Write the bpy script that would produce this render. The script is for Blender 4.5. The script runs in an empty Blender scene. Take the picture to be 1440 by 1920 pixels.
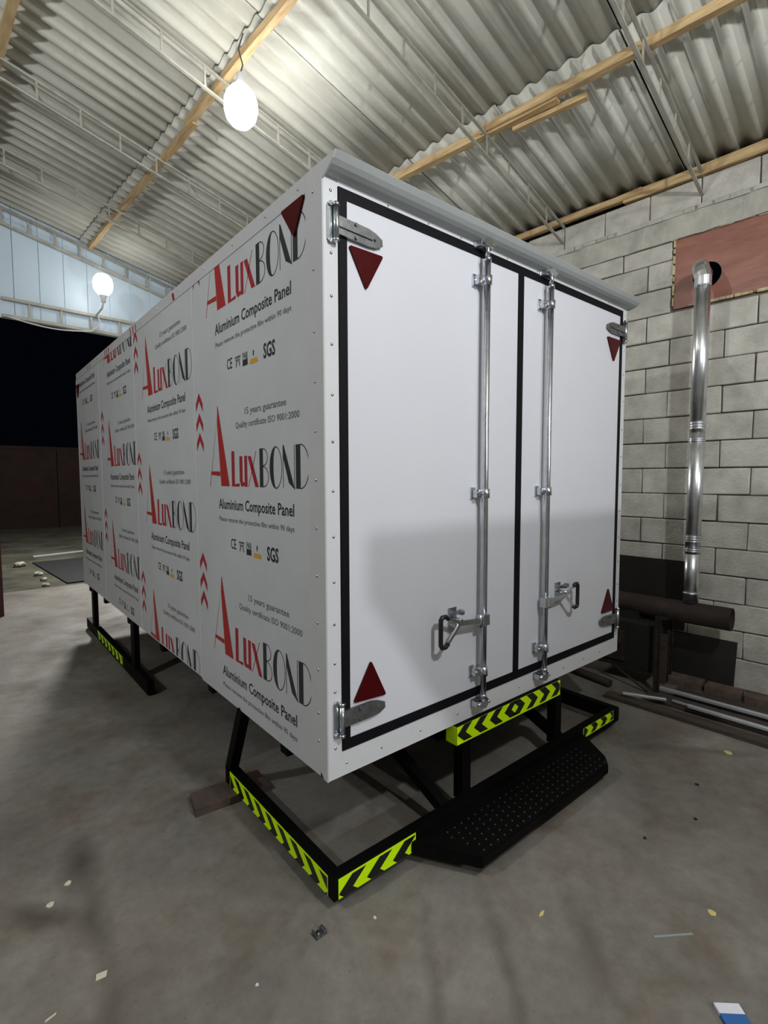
import bpy, bmesh, math, random
from mathutils import Vector, Matrix
random.seed(7)
scene = bpy.context.scene
C = scene.collection
PI = math.pi

# ------------------------------------------------------------------ camera
FPX = 959.5
cam_d = bpy.data.cameras.new('camera')
cam = bpy.data.objects.new('camera', cam_d); C.objects.link(cam)
cam_d.sensor_fit = 'VERTICAL'; cam_d.sensor_height = 24.0
cam_d.lens = FPX / 1920.0 * 24.0
cam_d.clip_start = 0.02; cam_d.clip_end = 200
YAW, PITCH, ROLL = math.radians(39.827), math.radians(3.867), math.radians(-0.14)
fw = Vector((math.sin(YAW) * math.cos(PITCH), math.cos(YAW) * math.cos(PITCH), -math.sin(PITCH)))
rt = Vector((math.cos(YAW), -math.sin(YAW), 0)); up = rt.cross(fw)
R_ = rt * math.cos(ROLL) + up * math.sin(ROLL); U_ = -rt * math.sin(ROLL) + up * math.cos(ROLL)
m3 = Matrix((R_, U_, -fw)).transposed()
cam.matrix_world = Matrix.Translation((-1.030, -1.569, 1.640)) @ m3.to_4x4()
scene.camera = cam

# ------------------------------------------------------------------ world (night), exposure
w = bpy.data.worlds.new('night'); scene.world = w; w.use_nodes = True
w.node_tree.nodes['Background'].inputs[0].default_value = (0.012, 0.016, 0.030, 1)
w.node_tree.nodes['Background'].inputs[1].default_value = 0.04
vs = scene.view_settings
vs.view_transform = 'Standard'; vs.look = 'None'; vs.gamma = 1; vs.use_curve_mapping = False
vs.exposure = 0.77

# ------------------------------------------------------------------ building frame: rotated 4.1 deg against the truck box
BA = math.radians(4.1); CA, SA = math.cos(BA), math.sin(BA)
def Bw(u, v, z): return Vector((u * CA - v * SA, u * SA + v * CA, z))

# lamps of the hall behind and beside the camera (out of frame)
def hall_lamp(name, loc, watts, radius=0.07, col=(0.97, 0.985, 1.0)):
    d = bpy.data.lights.new(name, 'POINT'); d.energy = watts; d.shadow_soft_size = radius; d.color = col
    o = bpy.data.objects.new(name, d); C.objects.link(o); o.location = loc
    return o
hall_lamp('hall_lamp_near', (0.25, -2.6, 3.65), 126)
hall_lamp('hall_lamp_far', (1.1, -7.6, 3.7), 340, 0.045)
hall_lamp('hall_lamp_side', (-3.7, 0.6, 4.0), 150)
hall_lamp('yard_lamp', (1.4, 9.2, 3.9), 720, 0.30, (1.0, 0.98, 0.93))
BULB_E, BULB2_E = 27.0, 8.0

# ------------------------------------------------------------------ materials
def new_mat(name):
    m = bpy.data.materials.new(name); m.use_nodes = True
    nt = m.node_tree; b = nt.nodes['Principled BSDF']
    return m, nt, b
def lin(c):  # sRGB 0-255 -> linear
    r = []
    for x in c:
        x /= 255.0
        r.append(x / 12.92 if x <= 0.04045 else ((x + 0.055) / 1.055) ** 2.4)
    return (*r, 1)
def mat(name, col, rough=0.5, metal=0.0, var=0.0, scale=6.0, bump=0.0, bscale=40.0, col2=None, detail=6.0, rndobj=0.0, spec=0.5, coat=0.0, stretch=None):
    m, nt, b = new_mat(name)
    N, L = nt.nodes, nt.links
    b.inputs['Roughness'].default_value = rough; b.inputs['Metallic'].default_value = metal
    b.inputs['Specular IOR Level'].default_value = spec
    b.inputs['Coat Weight'].default_value = coat
    base = lin(col)
    b.inputs['Base Color'].default_value = base
    tc = N.new('ShaderNodeTexCoord'); vec = tc.outputs['Object']
    if stretch:
        mp = N.new('ShaderNodeMapping'); mp.inputs['Scale'].default_value = stretch
        L.new(vec, mp.inputs[0]); vec = mp.outputs[0]
    if rndobj:
        oi = N.new('ShaderNodeObjectInfo'); ad = N.new('ShaderNodeVectorMath'); ad.operation = 'MULTIPLY_ADD'
        cmb = N.new('ShaderNodeCombineXYZ')
        for i in range(3): L.new(oi.outputs['Random'], cmb.inputs[i])
        ad.inputs[1].default_value = (37.1, 21.7, 53.3)
        L.new(cmb.outputs[0], ad.inputs[0]); L.new(vec, ad.inputs[2]); vec = ad.outputs[0]
    last = None
    if var or col2:
        n = N.new('ShaderNodeTexNoise'); n.inputs['Scale'].default_value = scale; n.inputs['Detail'].default_value = detail
        n.inputs['Roughness'].default_value = 0.6
        L.new(vec, n.inputs['Vector'])
        r = N.new('ShaderNodeValToRGB')
        r.color_ramp.elements[0].position = 0.32; r.color_ramp.elements[1].position = 0.68
        if col2:
            r.color_ramp.elements[0].color = lin(col2); r.color_ramp.elements[1].color = base
        else:
            r.color_ramp.elements[0].color = (*[x * (1 - var) for x in base[:3]], 1)
            r.color_ramp.elements[1].color = (*[min(1, x * (1 + var)) for x in base[:3]], 1)
        L.new(n.outputs['Fac'], r.inputs[0]); last = r.outputs[0]
    if rndobj:
        mr = N.new('ShaderNodeMapRange'); mr.inputs[3].default_value = 1 - rndobj; mr.inputs[4].default_value = 1 + rndobj
        L.new(oi.outputs['Random'], mr.inputs[0])
        mx = N.new('ShaderNodeVectorMath'); mx.operation = 'SCALE'
        if last is not None: L.new(last, mx.inputs[0])
        else: mx.inputs[0].default_value = base[:3]
        L.new(mr.outputs[0], mx.inputs['Scale']); last = mx.outputs[0]
    if last is not None: L.new(last, b.inputs['Base Color'])
    if bump:
        n2 = N.new('ShaderNodeTexNoise'); n2.inputs['Scale'].default_value = bscale; n2.inputs['Detail'].default_value = 5
        L.new(vec, n2.inputs['Vector'])
        bp = N.new('ShaderNodeBump'); bp.inputs['Strength'].default_value = bump; bp.inputs['Distance'].default_value = 0.01
        L.new(n2.outputs['Fac'], bp.inputs['Height']); L.new(bp.outputs[0], b.inputs['Normal'])
    return m
M = {}
M['door'] = mat('door_white', (210, 212, 220), 0.38, var=0.02, scale=1.5)
M['trimw'] = mat('trim_white', (208, 210, 214), 0.4, var=0.02, scale=3)
M['trimg'] = mat('trim_grey', (186, 188, 190), 0.42, var=0.03, scale=5)
M['film'] = mat('film_grey', (186, 190, 193), 0.45, var=0.05, scale=2.2, bump=0.05, bscale=6)
M['visor'] = mat('visor_grey', (172, 178, 178), 0.45, var=0.03)
M['rubber'] = mat('rubber_black', (13, 12, 18), 0.6, spec=0.15)
M['plastic'] = mat('plastic_black', (24, 24, 26), 0.4)
M['zinc'] = mat('zinc_bright', (205, 210, 216), 0.24, 1.0, var=0.12, scale=30, bump=0.04, bscale=60)
M['zincdull'] = mat('zinc_dull', (128, 130, 132), 0.4, 0.9, var=0.2, scale=25, bump=0.08, bscale=50)
M['rivet'] = mat('rivet_steel', (190, 192, 195), 0.25, 1.0)
M['redref'] = mat('reflector_red', (68, 4, 8), 0.35, var=0.12, scale=60, spec=0.15)
M['blacksteel'] = mat('steel_black', (6, 6, 6), 0.6, var=0.25, scale=12, bump=0.05, spec=0.10)
M['red'] = mat('print_red', (158, 32, 30), 0.45)
M['crim'] = mat('print_crimson', (152, 24, 42), 0.45)
M['ink'] = mat('print_ink', (38, 38, 44), 0.4)
M['inkg'] = mat('print_ink_grey', (92, 94, 98), 0.4)
M['gold'] = mat('print_gold', (196, 152, 58), 0.4)
M['lime'] = mat('tape_lime', (206, 255, 4), 0.45, var=0.05, scale=80, spec=0.2)
M['tapeblack'] = mat('tape_black', (14, 15, 13), 0.35)
M['block'] = mat('block_concrete', (182, 180, 171), 0.92, var=0.18, scale=7, bump=0.5, bscale=55, rndobj=0.09)
M['mortar'] = mat('mortar_dark', (112, 106, 96), 0.95, var=0.3, scale=6, bump=0.6, bscale=30)
M['beam'] = mat('beam_concrete', (172, 172, 162), 0.92, var=0.2, scale=5, bump=0.6, bscale=25)
M['sheet'] = mat('asbestos_sheet', (204, 205, 195), 0.88, col2=(182, 181, 170), scale=1.6, bump=0.12, bscale=60, rndobj=0.07)
M['timber'] = mat('timber_pale', (212, 186, 140), 0.75, col2=(170, 138, 96), scale=5, bump=0.25, bscale=30, stretch=(9, 0.8, 9))
M['truss'] = mat('truss_grey', (166, 164, 153), 0.55, 0.1, var=0.2, scale=9)
M['siding'] = mat('siding_white', (190, 207, 220), 0.45, var=0.03, scale=3, rndobj=0.03)
M['redsteel'] = mat('steel_red', (60, 17, 20), 0.5)
M['ply'] = mat('plywood_red', (156, 104, 88), 0.38, col2=(130, 82, 68), scale=3.2, bump=0.08, bscale=20, stretch=(1, 1, 4))
M['foam'] = mat('foam_yellow', (186, 176, 138), 0.9, var=0.25, scale=20, bump=0.8, bscale=40)
M['galv'] = mat('galvanised', (226, 230, 236), 0.3, 1.0, var=0.12, scale=14, bump=0.10, bscale=9)
M['hole'] = mat('hole_dark', (8, 7, 7), 0.95)
M['rust'] = mat('rust_dark', (56, 43, 36), 0.75, 0.2, col2=(30, 25, 22), scale=8, bump=0.4, bscale=40)
M['soot'] = mat('soot_black', (20, 19, 18), 0.8, var=0.3, scale=5, bump=0.2)
M['sheetsteel'] = mat('shield_dark', (32, 30, 28), 0.6, 0.3, var=0.35, scale=3, bump=0.15, bscale=8)
M['olddwood'] = mat('wood_dark', (74, 64, 54), 0.85, col2=(46, 40, 35), scale=6, bump=0.5, bscale=30, stretch=(8, 0.8, 8))
M['plank'] = mat('wood_plank_brown', (84, 68, 58), 0.85, col2=(56, 46, 41), scale=6, bump=0.4, bscale=30)
M['alu'] = mat('aluminium_profile', (208, 212, 218), 0.35, 0.6, var=0.06, scale=8)
M['brick'] = mat('brick_dusty', (106, 88, 77), 0.95, col2=(70, 59, 53), scale=9, bump=0.7, bscale=40, rndobj=0.12)
M['paper'] = mat('paper_scrap', (200, 190, 172), 0.9, var=0.1)
M['leafy'] = mat('leaf_dry', (196, 182, 120), 0.9, var=0.2)
M['card'] = mat('card_white', (205, 205, 215), 0.6, var=0.05, scale=30)
M['cardblue'] = mat('card_blue', (40, 92, 150), 0.5)
M['strip'] = mat('strip_grey_green', (128, 142, 136), 0.6)
M['cable'] = mat('cable_white', (210, 208, 204), 0.5)
M['cabledark'] = mat('cable_dark', (70, 68, 66), 0.5)
M['bulbcap'] = mat('bulb_cap', (225, 225, 225), 0.4)
M['plaster'] = mat('plaster_dull', (128, 125, 118), 0.9, var=0.15, scale=2, bump=0.2)
M['yardwall'] = mat('yard_wall_red', (44, 20, 12), 0.9, col2=(22, 12, 9), scale=2.2, bump=0.4)
M['tarp'] = mat('tarp_dark', (17, 19, 21), 0.85, var=0.3, scale=3, bump=0.3, bscale=6)
M['stone'] = mat('stone_grey', (150, 148, 138), 0.9, var=0.2, scale=10, bump=0.4)

def emission(name, col, strength):
    m = bpy.data.materials.new(name); m.use_nodes = True; nt = m.node_tree; nt.nodes.clear()
    e = nt.nodes.new('ShaderNodeEmission'); o = nt.nodes.new('ShaderNodeOutputMaterial')
    e.inputs[0].default_value = (*col, 1); e.inputs[1].default_value = strength
    nt.links.new(e.outputs[0], o.inputs[0]); return m
M['glow'] = emission('bulb_glow', (1.0, 0.98, 0.95), BULB_E)
M['glow2'] = emission('bulb_glow_far', (1.0, 0.98, 0.95), BULB2_E)

def floor_mat():
    m, nt, b = new_mat('concrete_floor'); N, L = nt.nodes, nt.links
    tc = N.new('ShaderNodeTexCoord'); P = tc.outputs['Object']
    def noise(sc, det=6, rough=0.6, vec=P, dist=0.0):
        n = N.new('ShaderNodeTexNoise'); n.inputs['Scale'].default_value = sc; n.inputs['Detail'].default_value = det
        n.inputs['Roughness'].default_value = rough; n.inputs['Distortion'].default_value = dist; L.new(vec, n.inputs['Vector']); return n.outputs['Fac']
    def ramp(f, p0, p1, c0, c1):
        r = N.new('ShaderNodeValToRGB'); r.color_ramp.elements[0].position = p0; r.color_ramp.elements[1].position = p1
        r.color_ramp.elements[0].color = c0; r.color_ramp.elements[1].color = c1; L.new(f, r.inputs[0]); return r.outputs[0]
    def mixc(f, a, bb, mode='MIX'):
        x = N.new('ShaderNodeMix'); x.data_type = 'RGBA'; x.blend_type = mode
        if isinstance(f, float): x.inputs[0].default_value = f
        else: L.new(f, x.inputs[0])
        for s, i in ((a, 6), (bb, 7)):
            if isinstance(s, tuple): x.inputs[i].default_value = s
            else: L.new(s, x.inputs[i])
        return x.outputs[2]
    base = ramp(noise(1.1, 8, 0.62), 0.36, 0.66, lin((96, 92, 86)), lin((130, 127, 120)))
    fine = ramp(noise(16, 8, 0.7), 0.3, 0.7, (0.72, 0.71, 0.70, 1), (1.1, 1.1, 1.1, 1))
    col = mixc(0.8, base, fine, 'MULTIPLY')
    warm = ramp(noise(2.6, 5, 0.6, dist=0.5), 0.48, 0.70, (0, 0, 0, 1), (1, 1, 1, 1))
    col = mixc(warm, col, mixc(1.0, col, (0.80, 0.68, 0.60, 1), 'MULTIPLY'))
    specks = ramp(noise(55, 3, 0.5), 0.66, 0.72, (0, 0, 0, 1), (0.5, 0.5, 0.5, 1))
    col = mixc(specks, col, (0.09, 0.085, 0.08, 1))
    # dark brown patches, each an ellipse with a ragged edge: (x, y, rx, ry, angle deg, strength)
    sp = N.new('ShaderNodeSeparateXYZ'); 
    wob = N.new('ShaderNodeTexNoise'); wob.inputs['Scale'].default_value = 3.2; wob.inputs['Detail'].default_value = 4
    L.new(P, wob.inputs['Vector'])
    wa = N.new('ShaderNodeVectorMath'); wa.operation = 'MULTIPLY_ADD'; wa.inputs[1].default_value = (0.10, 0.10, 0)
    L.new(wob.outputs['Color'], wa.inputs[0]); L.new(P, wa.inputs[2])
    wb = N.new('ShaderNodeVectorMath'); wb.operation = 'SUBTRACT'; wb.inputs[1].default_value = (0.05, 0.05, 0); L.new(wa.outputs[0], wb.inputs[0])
    dark_patches = [(-0.70, 0.88, 0.10, 0.26, 8, 0.9), (-0.86, 0.66, 0.08, 0.28, -42, 0.8), (-0.70, 0.50, 0.07, 0.32, 6, 0.7),
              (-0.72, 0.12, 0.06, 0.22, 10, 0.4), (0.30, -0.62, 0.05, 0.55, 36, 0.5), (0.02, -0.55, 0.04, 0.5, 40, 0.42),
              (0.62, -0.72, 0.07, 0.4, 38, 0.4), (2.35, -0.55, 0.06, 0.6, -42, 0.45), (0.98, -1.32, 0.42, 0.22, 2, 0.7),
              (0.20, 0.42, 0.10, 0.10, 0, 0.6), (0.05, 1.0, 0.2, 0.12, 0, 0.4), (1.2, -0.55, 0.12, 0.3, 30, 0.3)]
    for (x, y, rx, ry, an, st) in dark_patches:
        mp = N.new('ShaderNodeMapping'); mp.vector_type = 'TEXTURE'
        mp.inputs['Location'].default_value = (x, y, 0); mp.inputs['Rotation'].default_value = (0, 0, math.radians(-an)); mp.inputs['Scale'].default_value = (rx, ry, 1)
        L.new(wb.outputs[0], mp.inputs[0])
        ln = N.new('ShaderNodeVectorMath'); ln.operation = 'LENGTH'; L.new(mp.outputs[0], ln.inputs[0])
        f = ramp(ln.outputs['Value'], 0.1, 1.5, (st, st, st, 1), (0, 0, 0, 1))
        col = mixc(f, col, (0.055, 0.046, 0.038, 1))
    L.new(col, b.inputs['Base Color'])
    b.inputs['Roughness'].default_value = 0.62
    rr = ramp(noise(1.7, 5), 0.3, 0.7, (0.5, 0.5, 0.5, 1), (0.85, 0.85, 0.85, 1)); L.new(rr, b.inputs['Roughness'])
    bp = N.new('ShaderNodeBump'); bp.inputs['Strength'].default_value = 0.25; bp.inputs['Distance'].default_value = 0.008
    L.new(noise(24, 8, 0.7), bp.inputs['Height']); L.new(bp.outputs[0], b.inputs['Normal'])
    return m
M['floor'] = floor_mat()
M['ground'] = mat('yard_ground', (86, 83, 70), 0.95, col2=(34, 36, 25), scale=1.3, bump=0.9, bscale=12)

# ------------------------------------------------------------------ mesh helpers
def vbox(bm, x0, x1, y0, y1, z0, z1, mi=0, bev=0.0):
    vs_ = [bm.verts.new(p) for p in ((x0, y0, z0), (x1, y0, z0), (x1, y1, z0), (x0, y1, z0), (x0, y0, z1), (x1, y0, z1), (x1, y1, z1), (x0, y1, z1))]
    fs = []
    for idx in ((0, 3, 2, 1), (4, 5, 6, 7), (0, 1, 5, 4), (1, 2, 6, 5), (2, 3, 7, 6), (3, 0, 4, 7)):
        f = bm.faces.new([vs_[i] for i in idx]); f.material_index = mi; fs.append(f)
    if bev:
        es = list({e for f in fs for e in f.edges})
        r = bmesh.ops.bevel(bm, geom=es, offset=bev, segments=2, affect='EDGES', profile=0.7)
        for f in r['faces']: f.material_index = mi
    return vs_
def frame(d):
    d = Vector(d).normalized(); a = Vector((0, 0, 1)) if abs(d.z) < 0.9 else Vector((1, 0, 0))
    u = d.cross(a).normalized(); return u, d.cross(u).normalized()
def tube(bm, pts, r, n=12, mi=0, cap=True, radii=None, smooth=True):
    pts = [Vector(p) for p in pts]; rings = []; prev = None
    for i, p in enumerate(pts):
        if i == 0: d = pts[1] - p
        elif i == len(pts) - 1: d = p - pts[i - 1]
        else: d = (pts[i + 1] - p).normalized() + (p - pts[i - 1]).normalized()
        d.normalize()
        if prev is None: u, v = frame(d)
        else:
            u = prev - d * prev.dot(d); u.normalize(); v = d.cross(u)
        prev = u
        rr = radii[i] if radii else r
        rings.append([bm.verts.new(p + (u * math.cos(2 * PI * k / n) + v * math.sin(2 * PI * k / n)) * rr) for k in range(n)])
    for a, b in zip(rings, rings[1:]):
        for k in range(n):
            f = bm.faces.new((a[k], a[(k + 1) % n], b[(k + 1) % n], b[k])); f.material_index = mi; f.smooth = smooth
    if cap:
        for ring in (rings[0], rings[-1]):
            try: bm.faces.new(ring).material_index = mi
            except ValueError: pass
def bar(bm, p0, p1, wdt, hgt, mi=0, upv=(0, 0, 1)):
    p0, p1 = Vector(p0), Vector(p1); d = (p1 - p0).normalized(); s = d.cross(Vector(upv)).normalized(); t = s.cross(d)
    vs_ = [bm.verts.new(p + s * a * wdt / 2 + t * b * hgt / 2) for p in (p0, p1) for a, b in ((-1, -1), (1, -1), (1, 1), (-1, 1))]
    for idx in ((0, 1, 2, 3), (7, 6, 5, 4), (0, 4, 5, 1), (1, 5, 6, 2), (2, 6, 7, 3), (3, 7, 4, 0)):
        bm.faces.new([vs_[i] for i in idx]).material_index = mi
def prism(bm, pts, off, mi=0, smooth=False):
    a = [bm.verts.new(p) for p in pts]; b = [bm.verts.new(Vector(p) + Vector(off)) for p in pts]; n = len(a)
    bm.faces.new(a).material_index = mi; bm.faces.new(b[::-1]).material_index = mi
    for i in range(n):
        f = bm.faces.new((a[i], b[i], b[(i + 1) % n], a[(i + 1) % n])); f.material_index = mi; f.smooth = smooth
def mesh_of(bm, name, mats, fix=True):
    if fix: bmesh.ops.recalc_face_normals(bm, faces=bm.faces)
    me = bpy.data.meshes.new(name); bm.to_mesh(me); bm.free()
    for m in (mats if isinstance(mats, (list, tuple)) else [mats]): me.materials.append(M[m])
    return me
def link(name, me, parent=None, loc=None, rotz=None, kind=None, label=None):
    o = bpy.data.objects.new(name, me); C.objects.link(o)
    if parent is not None:
        o.parent = parent
        o.matrix_parent_inverse = parent.matrix_basis.inverted() if parent.parent is None else (parent.parent.matrix_basis @ parent.matrix_parent_inverse @ parent.matrix_basis if False else Matrix())
    if loc is not None: o.location = loc
    if rotz is not None: o.rotation_euler = (0, 0, rotz)
    if kind: o['kind'] = kind
    if label: o['label'] = label
    return o
def obj(name, bm, mats, parent=None, **k): return link(name, mesh_of(bm, name, mats), parent, **k)
def tag(o, label, cat, group=None, kind=None):
    o['label'] = label; o['category'] = cat
    if group: o['group'] = group
    if kind: o['kind'] = kind
    return o
def root(name, loc, label, cat, group=None, rotz=0.0):
    o = bpy.data.objects.new(name, None); C.objects.link(o); o.location = loc; o.rotation_euler = (0, 0, rotz)
    o.empty_display_size = 0.1
    return tag(o, label, cat, group)
def struct(name, bm, mats, rot=True):
    o = obj(name, bm, mats); o['kind'] = 'structure'
    if rot: o.rotation_euler = (0, 0, BA)
    return o
def child(name, bm, mats, parent, **k):
    """part of a structure whose mesh is in the parent's own frame"""
    o = bpy.data.objects.new(name, mesh_of(bm, name, mats)); C.objects.link(o); o.parent = parent
    for kk, vv in k.items(): o[kk] = vv
    return o
def child_data(name, me, parent, loc=(0, 0, 0), rot=(0, 0, 0), scale=(1, 1, 1)):
    o = bpy.data.objects.new(name, me); C.objects.link(o); o.parent = parent
    o.location = loc; o.rotation_euler = rot; o.scale = scale
    return o
NB = bmesh.new

# ------------------------------------------------------------------ structure
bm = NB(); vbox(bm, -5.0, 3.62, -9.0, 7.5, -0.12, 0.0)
floor = obj('floor', bm, 'floor'); floor['kind'] = 'structure'; floor['label'] = 'patchy grey concrete workshop floor'
# (floor mesh is in world axes; it runs under the walls)
bm = NB(); vbox(bm, -30, 30, 7.5, 60, -0.16, -0.03)
ground = obj('ground_yard', bm, 'ground'); ground['kind'] = 'structure'; ground['label'] = 'dark weedy yard ground outside the opening'

RS = 0.22
def roof_z(u): return 4.04 + RS * (3.5 - u)

# right wall: backing, blocks, ring beam
bm = NB()
vbox(bm, 3.525, 3.72, -9.0, -1.27, 0, 3.96); vbox(bm, 3.525, 3.72, -0.05, 6.3, 0, 3.96)
vbox(bm, 3.525, 3.72, -1.27, -0.05, 0, 2.99); vbox(bm, 3.525, 3.72, -1.27, -0.05, 3.54, 3.96)
wall_right = struct('wall_right', bm, 'mortar'); wall_right['label'] = 'grey concrete block wall'
def block_mesh(seed, L_=0.377, H_=0.202, D_=0.05):
    rnd = random.Random(seed); bm = NB()
    vbox(bm, -D_ / 2, D_ / 2, -L_ / 2, L_ / 2, -H_ / 2, H_ / 2, 0)
    bmesh.ops.bevel(bm, geom=list(bm.edges), offset=0.006, segments=1, affect='EDGES')
    for v in bm.verts:
        v.co.y += rnd.uniform(-.0022, .0022); v.co.z += rnd.uniform(-.0022, .0022)
    return mesh_of(bm, 'block', 'block')
BM = [block_mesh(s) for s in range(6)]
HB = [block_mesh(s + 20, 0.185) for s in range(3)]
rb = random.Random(3)
def add_block(v, z, half=False, sy=1.0, sz=1.0):
    me = rb.choice(HB if half else BM)
    child_data('block', me, wall_right, (3.525 + rb.uniform(-.006, .006), v + rb.uniform(-.002, .002), z + rb.uniform(-.0015, .0015)),
               (rb.uniform(-.004, .004), 0, rb.uniform(-.008, .008)), (1, sy, sz))
PLY_V0, PLY_V1, PLY_Z0, PLY_Z1 = -1.27, -0.05, 2.99, 3.545
for k in range(-6, 12):
    zt, zb_ = 2.34 - 0.21 * k + 0.21, 2.34 - 0.21 * k
    sz = 1.0
    zt = min(zt, 3.535)
    if k == 11: zb_ = 0.0
    if zt <= zb_ + 0.02: continue
    phase = -0.038 if k % 2 == 1 else 0.141
    sz = (zt - zb_) / 0.21
    for n in range(-7, 6):
        v0, v1 = phase + 0.385 * n, phase + 0.385 * (n + 1)
        if v1 > 2.1 or v0 < -2.7: continue
        if zt > PLY_Z0 + 0.02 and v1 > PLY_V0 and v0 < PLY_V1 :
            # cut blocks around the boarded opening
            if v0 < PLY_V1 < v1 and v1 - PLY_V1 > 0.06: add_block((PLY_V1 + 0.004 + v1) / 2, (zt + zb_) / 2, False, (v1 - PLY_V1 - 0.004) / 0.385, sz)
            if v0 < PLY_V0 < v1 and PLY_V0 - v0 > 0.06: add_block((v0 + PLY_V0 - .004) / 2, (zt + zb_) / 2, False, (PLY_V0 - v0 - .004) / 0.385, sz)
            continue
        add_block((v0 + v1) / 2, (zt + zb_) / 2, False, 1, sz)
for n in range(-7, 6):
    v0 = 0.141 + 0.375 * n
    add_block(v0 + 0.1875, 3.85, False, 0.975, 1.0)
bm = NB()
nseg = 40
for i in range(nseg):   # slightly uneven cast concrete ring beam
    pass
vbox(bm, 3.487, 3.54, -2.8, 2.2, 3.537, 3.742)
bmesh.ops.subdivide_edges(bm, edges=[e for e in bm.edges if abs((e.verts[0].co - e.verts[1].co).y) > 1], cuts=60)
for v in bm.verts:
    if v.co.x < 3.5: v.co.x += rb.uniform(-.006, .006); v.co.z += rb.uniform(-.005, .005)
child('ring_beam', bm, 'beam', wall_right)
# pale mortar smear squeezed out along the top of the beam
bm = NB(); pts = []
vv = -2.4
while vv < 1.0:
    ln = rb.uniform(.05, .16)
    vbox(bm, 3.474, 3.492, vv, vv + ln, 3.715 + rb.uniform(-.012, .004), 3.742 + rb.uniform(-.004, .006)); vv += ln * rb.uniform(.8, 1.3)
o = child('mortar_smear', bm, 'block', wall_right)

# ceiling
ceiling = bpy.data.objects.new('ceiling', None); C.objects.link(ceiling); ceiling['kind'] = 'structure'; ceiling.rotation_euler = (0, 0, BA)
ceiling['label'] = 'sloping roof of corrugated cement sheets on timber purlins'
PUR = [3.62, 2.27, 0.82, -0.39, -1.6, -2.8, -4.0]
PITCHV = 0.88 / 6
def sheet_mesh(length, width=0.866):
    bm = NB(); nv = 6 * 8; top = []; bot = []
    cols = []
    for j in range(nv + 1):
        v = -width / 2 + width * j / nv
        dz = 0.020 * math.sin(2 * PI * (v / PITCHV))
        cols.append((v, dz))
    for th in (0.0, 0.007):
        rows = []
        for uu in (-length / 2, length / 2):
            rows.append([bm.verts.new((uu, v, dz + th)) for v, dz in cols])
        for j in range(nv):
            f = bm.faces.new((rows[0][j], rows[1][j], rows[1][j + 1], rows[0][j + 1])); f.smooth = True
        (bot if th == 0 else top).extend(rows)
    for e in range(2):
        for j in range(nv):
            bm.faces.new((bot[e][j], bot[e][j + 1], top[e][j + 1], top[e][j]))
    return mesh_of(bm, 'roof_sheet', 'sheet')
for r in range(len(PUR) - 1):
    ulo, uhi = PUR[r] + (0.10 if r else 0.12), PUR[r + 1] - 0.075
    zl, zh = roof_z(ulo) + 0.045, roof_z(uhi) + 0.024      # lower end rides on the sheet below
    if r == 0: zl = roof_z(ulo) + 0.024
    ln = math.hypot(ulo - uhi, zh - zl); ang = math.atan2(zh - zl, ulo - uhi)
    me = sheet_mesh(ln)
    for n in range(-6, 8):
        vc = -0.11 + 0.88 * n + 0.44
        if vc < -4.3 or vc > 6.3: continue
        if r >= 4 and (vc < -3): continue
        child_data('roof_sheet', me, ceiling, ((ulo + uhi) / 2, vc, (zl + zh) / 2 + (0.004 if n % 2 else 0)), (rb.uniform(-.004, .004), ang, 0))
def purlin(p0, p1, wd=0.055, ht=0.055):
    bm = NB(); bar(bm, p0, p1, wd, ht)
    bmesh.ops.subdivide_edges(bm, edges=[e for e in bm.edges if e.calc_length() > 1], cuts=24)
    for v in bm.verts: v.co += Vector((rb.uniform(-.004, .004), 0, rb.uniform(-.004, .004)))
    child('purlin', bm, 'timber', ceiling)
def purz(u): return roof_z(u) - 0.03
purlin((3.50, -4.5, 4.0), (3.50, 0.35, 4.0), 0.06, 0.075); purlin((3.485, 0.2, 4.01), (3.50, 6.0, 4.01), 0.05, 0.05)
purlin((2.48, -3.6, purz(2.48)), (2.26, 0.95, purz(2.26)), 0.05, 0.06); purlin((2.315, 0.35, purz(2.315) - 0.005), (1.98, 6.0, purz(1.98)), 0.05, 0.06)
purlin((2.40, 0.18, purz(2.40) - 0.03), (2.345, 0.72, purz(2.345) - 0.03), 0.045, 0.04)
purlin((0.77, -4.5, purz(.77)), (0.80, 2.9, purz(.80)), 0.05, 0.05); purlin((0.83, 2.8, purz(.83) - .005), (0.85, 6.0, purz(.85)), 0.05, 0.05)
purlin((-0.37, -4.5, purz(-.37)), (-0.39, 6.0, purz(-.39)), 0.055, 0.055)
purlin((-1.6, -4.5, purz(-1.6)), (-1.6, 6.0, purz(-1.6)))
# lattice trusses of flat bar: two chords and upright rungs
rung_bm = NB(); bar(rung_bm, (0, 0, -0.5), (0, 0, 0.5), 0.015, 0.008, upv=(0, 1, 0)); rung_me = mesh_of(rung_bm, 'rung', 'truss')
def truss(v, u0, u1, top=0.075, bot=0.225, step=0.305, first=0.12):
    bm = NB()
    for dz, wd in ((bot, 0.022), (top, 0.018)):
        bar(bm, (u0, v, roof_z(u0) - dz), (u1, v, roof_z(u1) - dz), wd, 0.012)
        bar(bm, (u0, v + 0.012, roof_z(u0) - dz + 0.012), (u1, v + 0.012, roof_z(u1) - dz + 0.012), 0.006, 0.026)
    t = child('roof_truss', bm, 'truss', ceiling)
    u = u1 - first
    while u > u0 + 0.05:
        z0, z1 = roof_z(u) - bot, roof_z(u) - top
        child_data('rung', rung_me, t, (u, v, (z0 + z1) / 2), (0, 0, 0), (1, 1, z1 - z0)); u -= step
truss(-0.24, -2.8, 3.56, first=0.42); truss(0.90, -2.8, 3.56, first=0.38); truss(2.20, -2.8, 3.5); truss(3.48, -2.8, 3.5, first=0.30); truss(4.71, -2.8, 3.5, first=0.35)
truss(-1.45, -2.8, 3.56); truss(-2.7, -2.8, 3.56)

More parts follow.
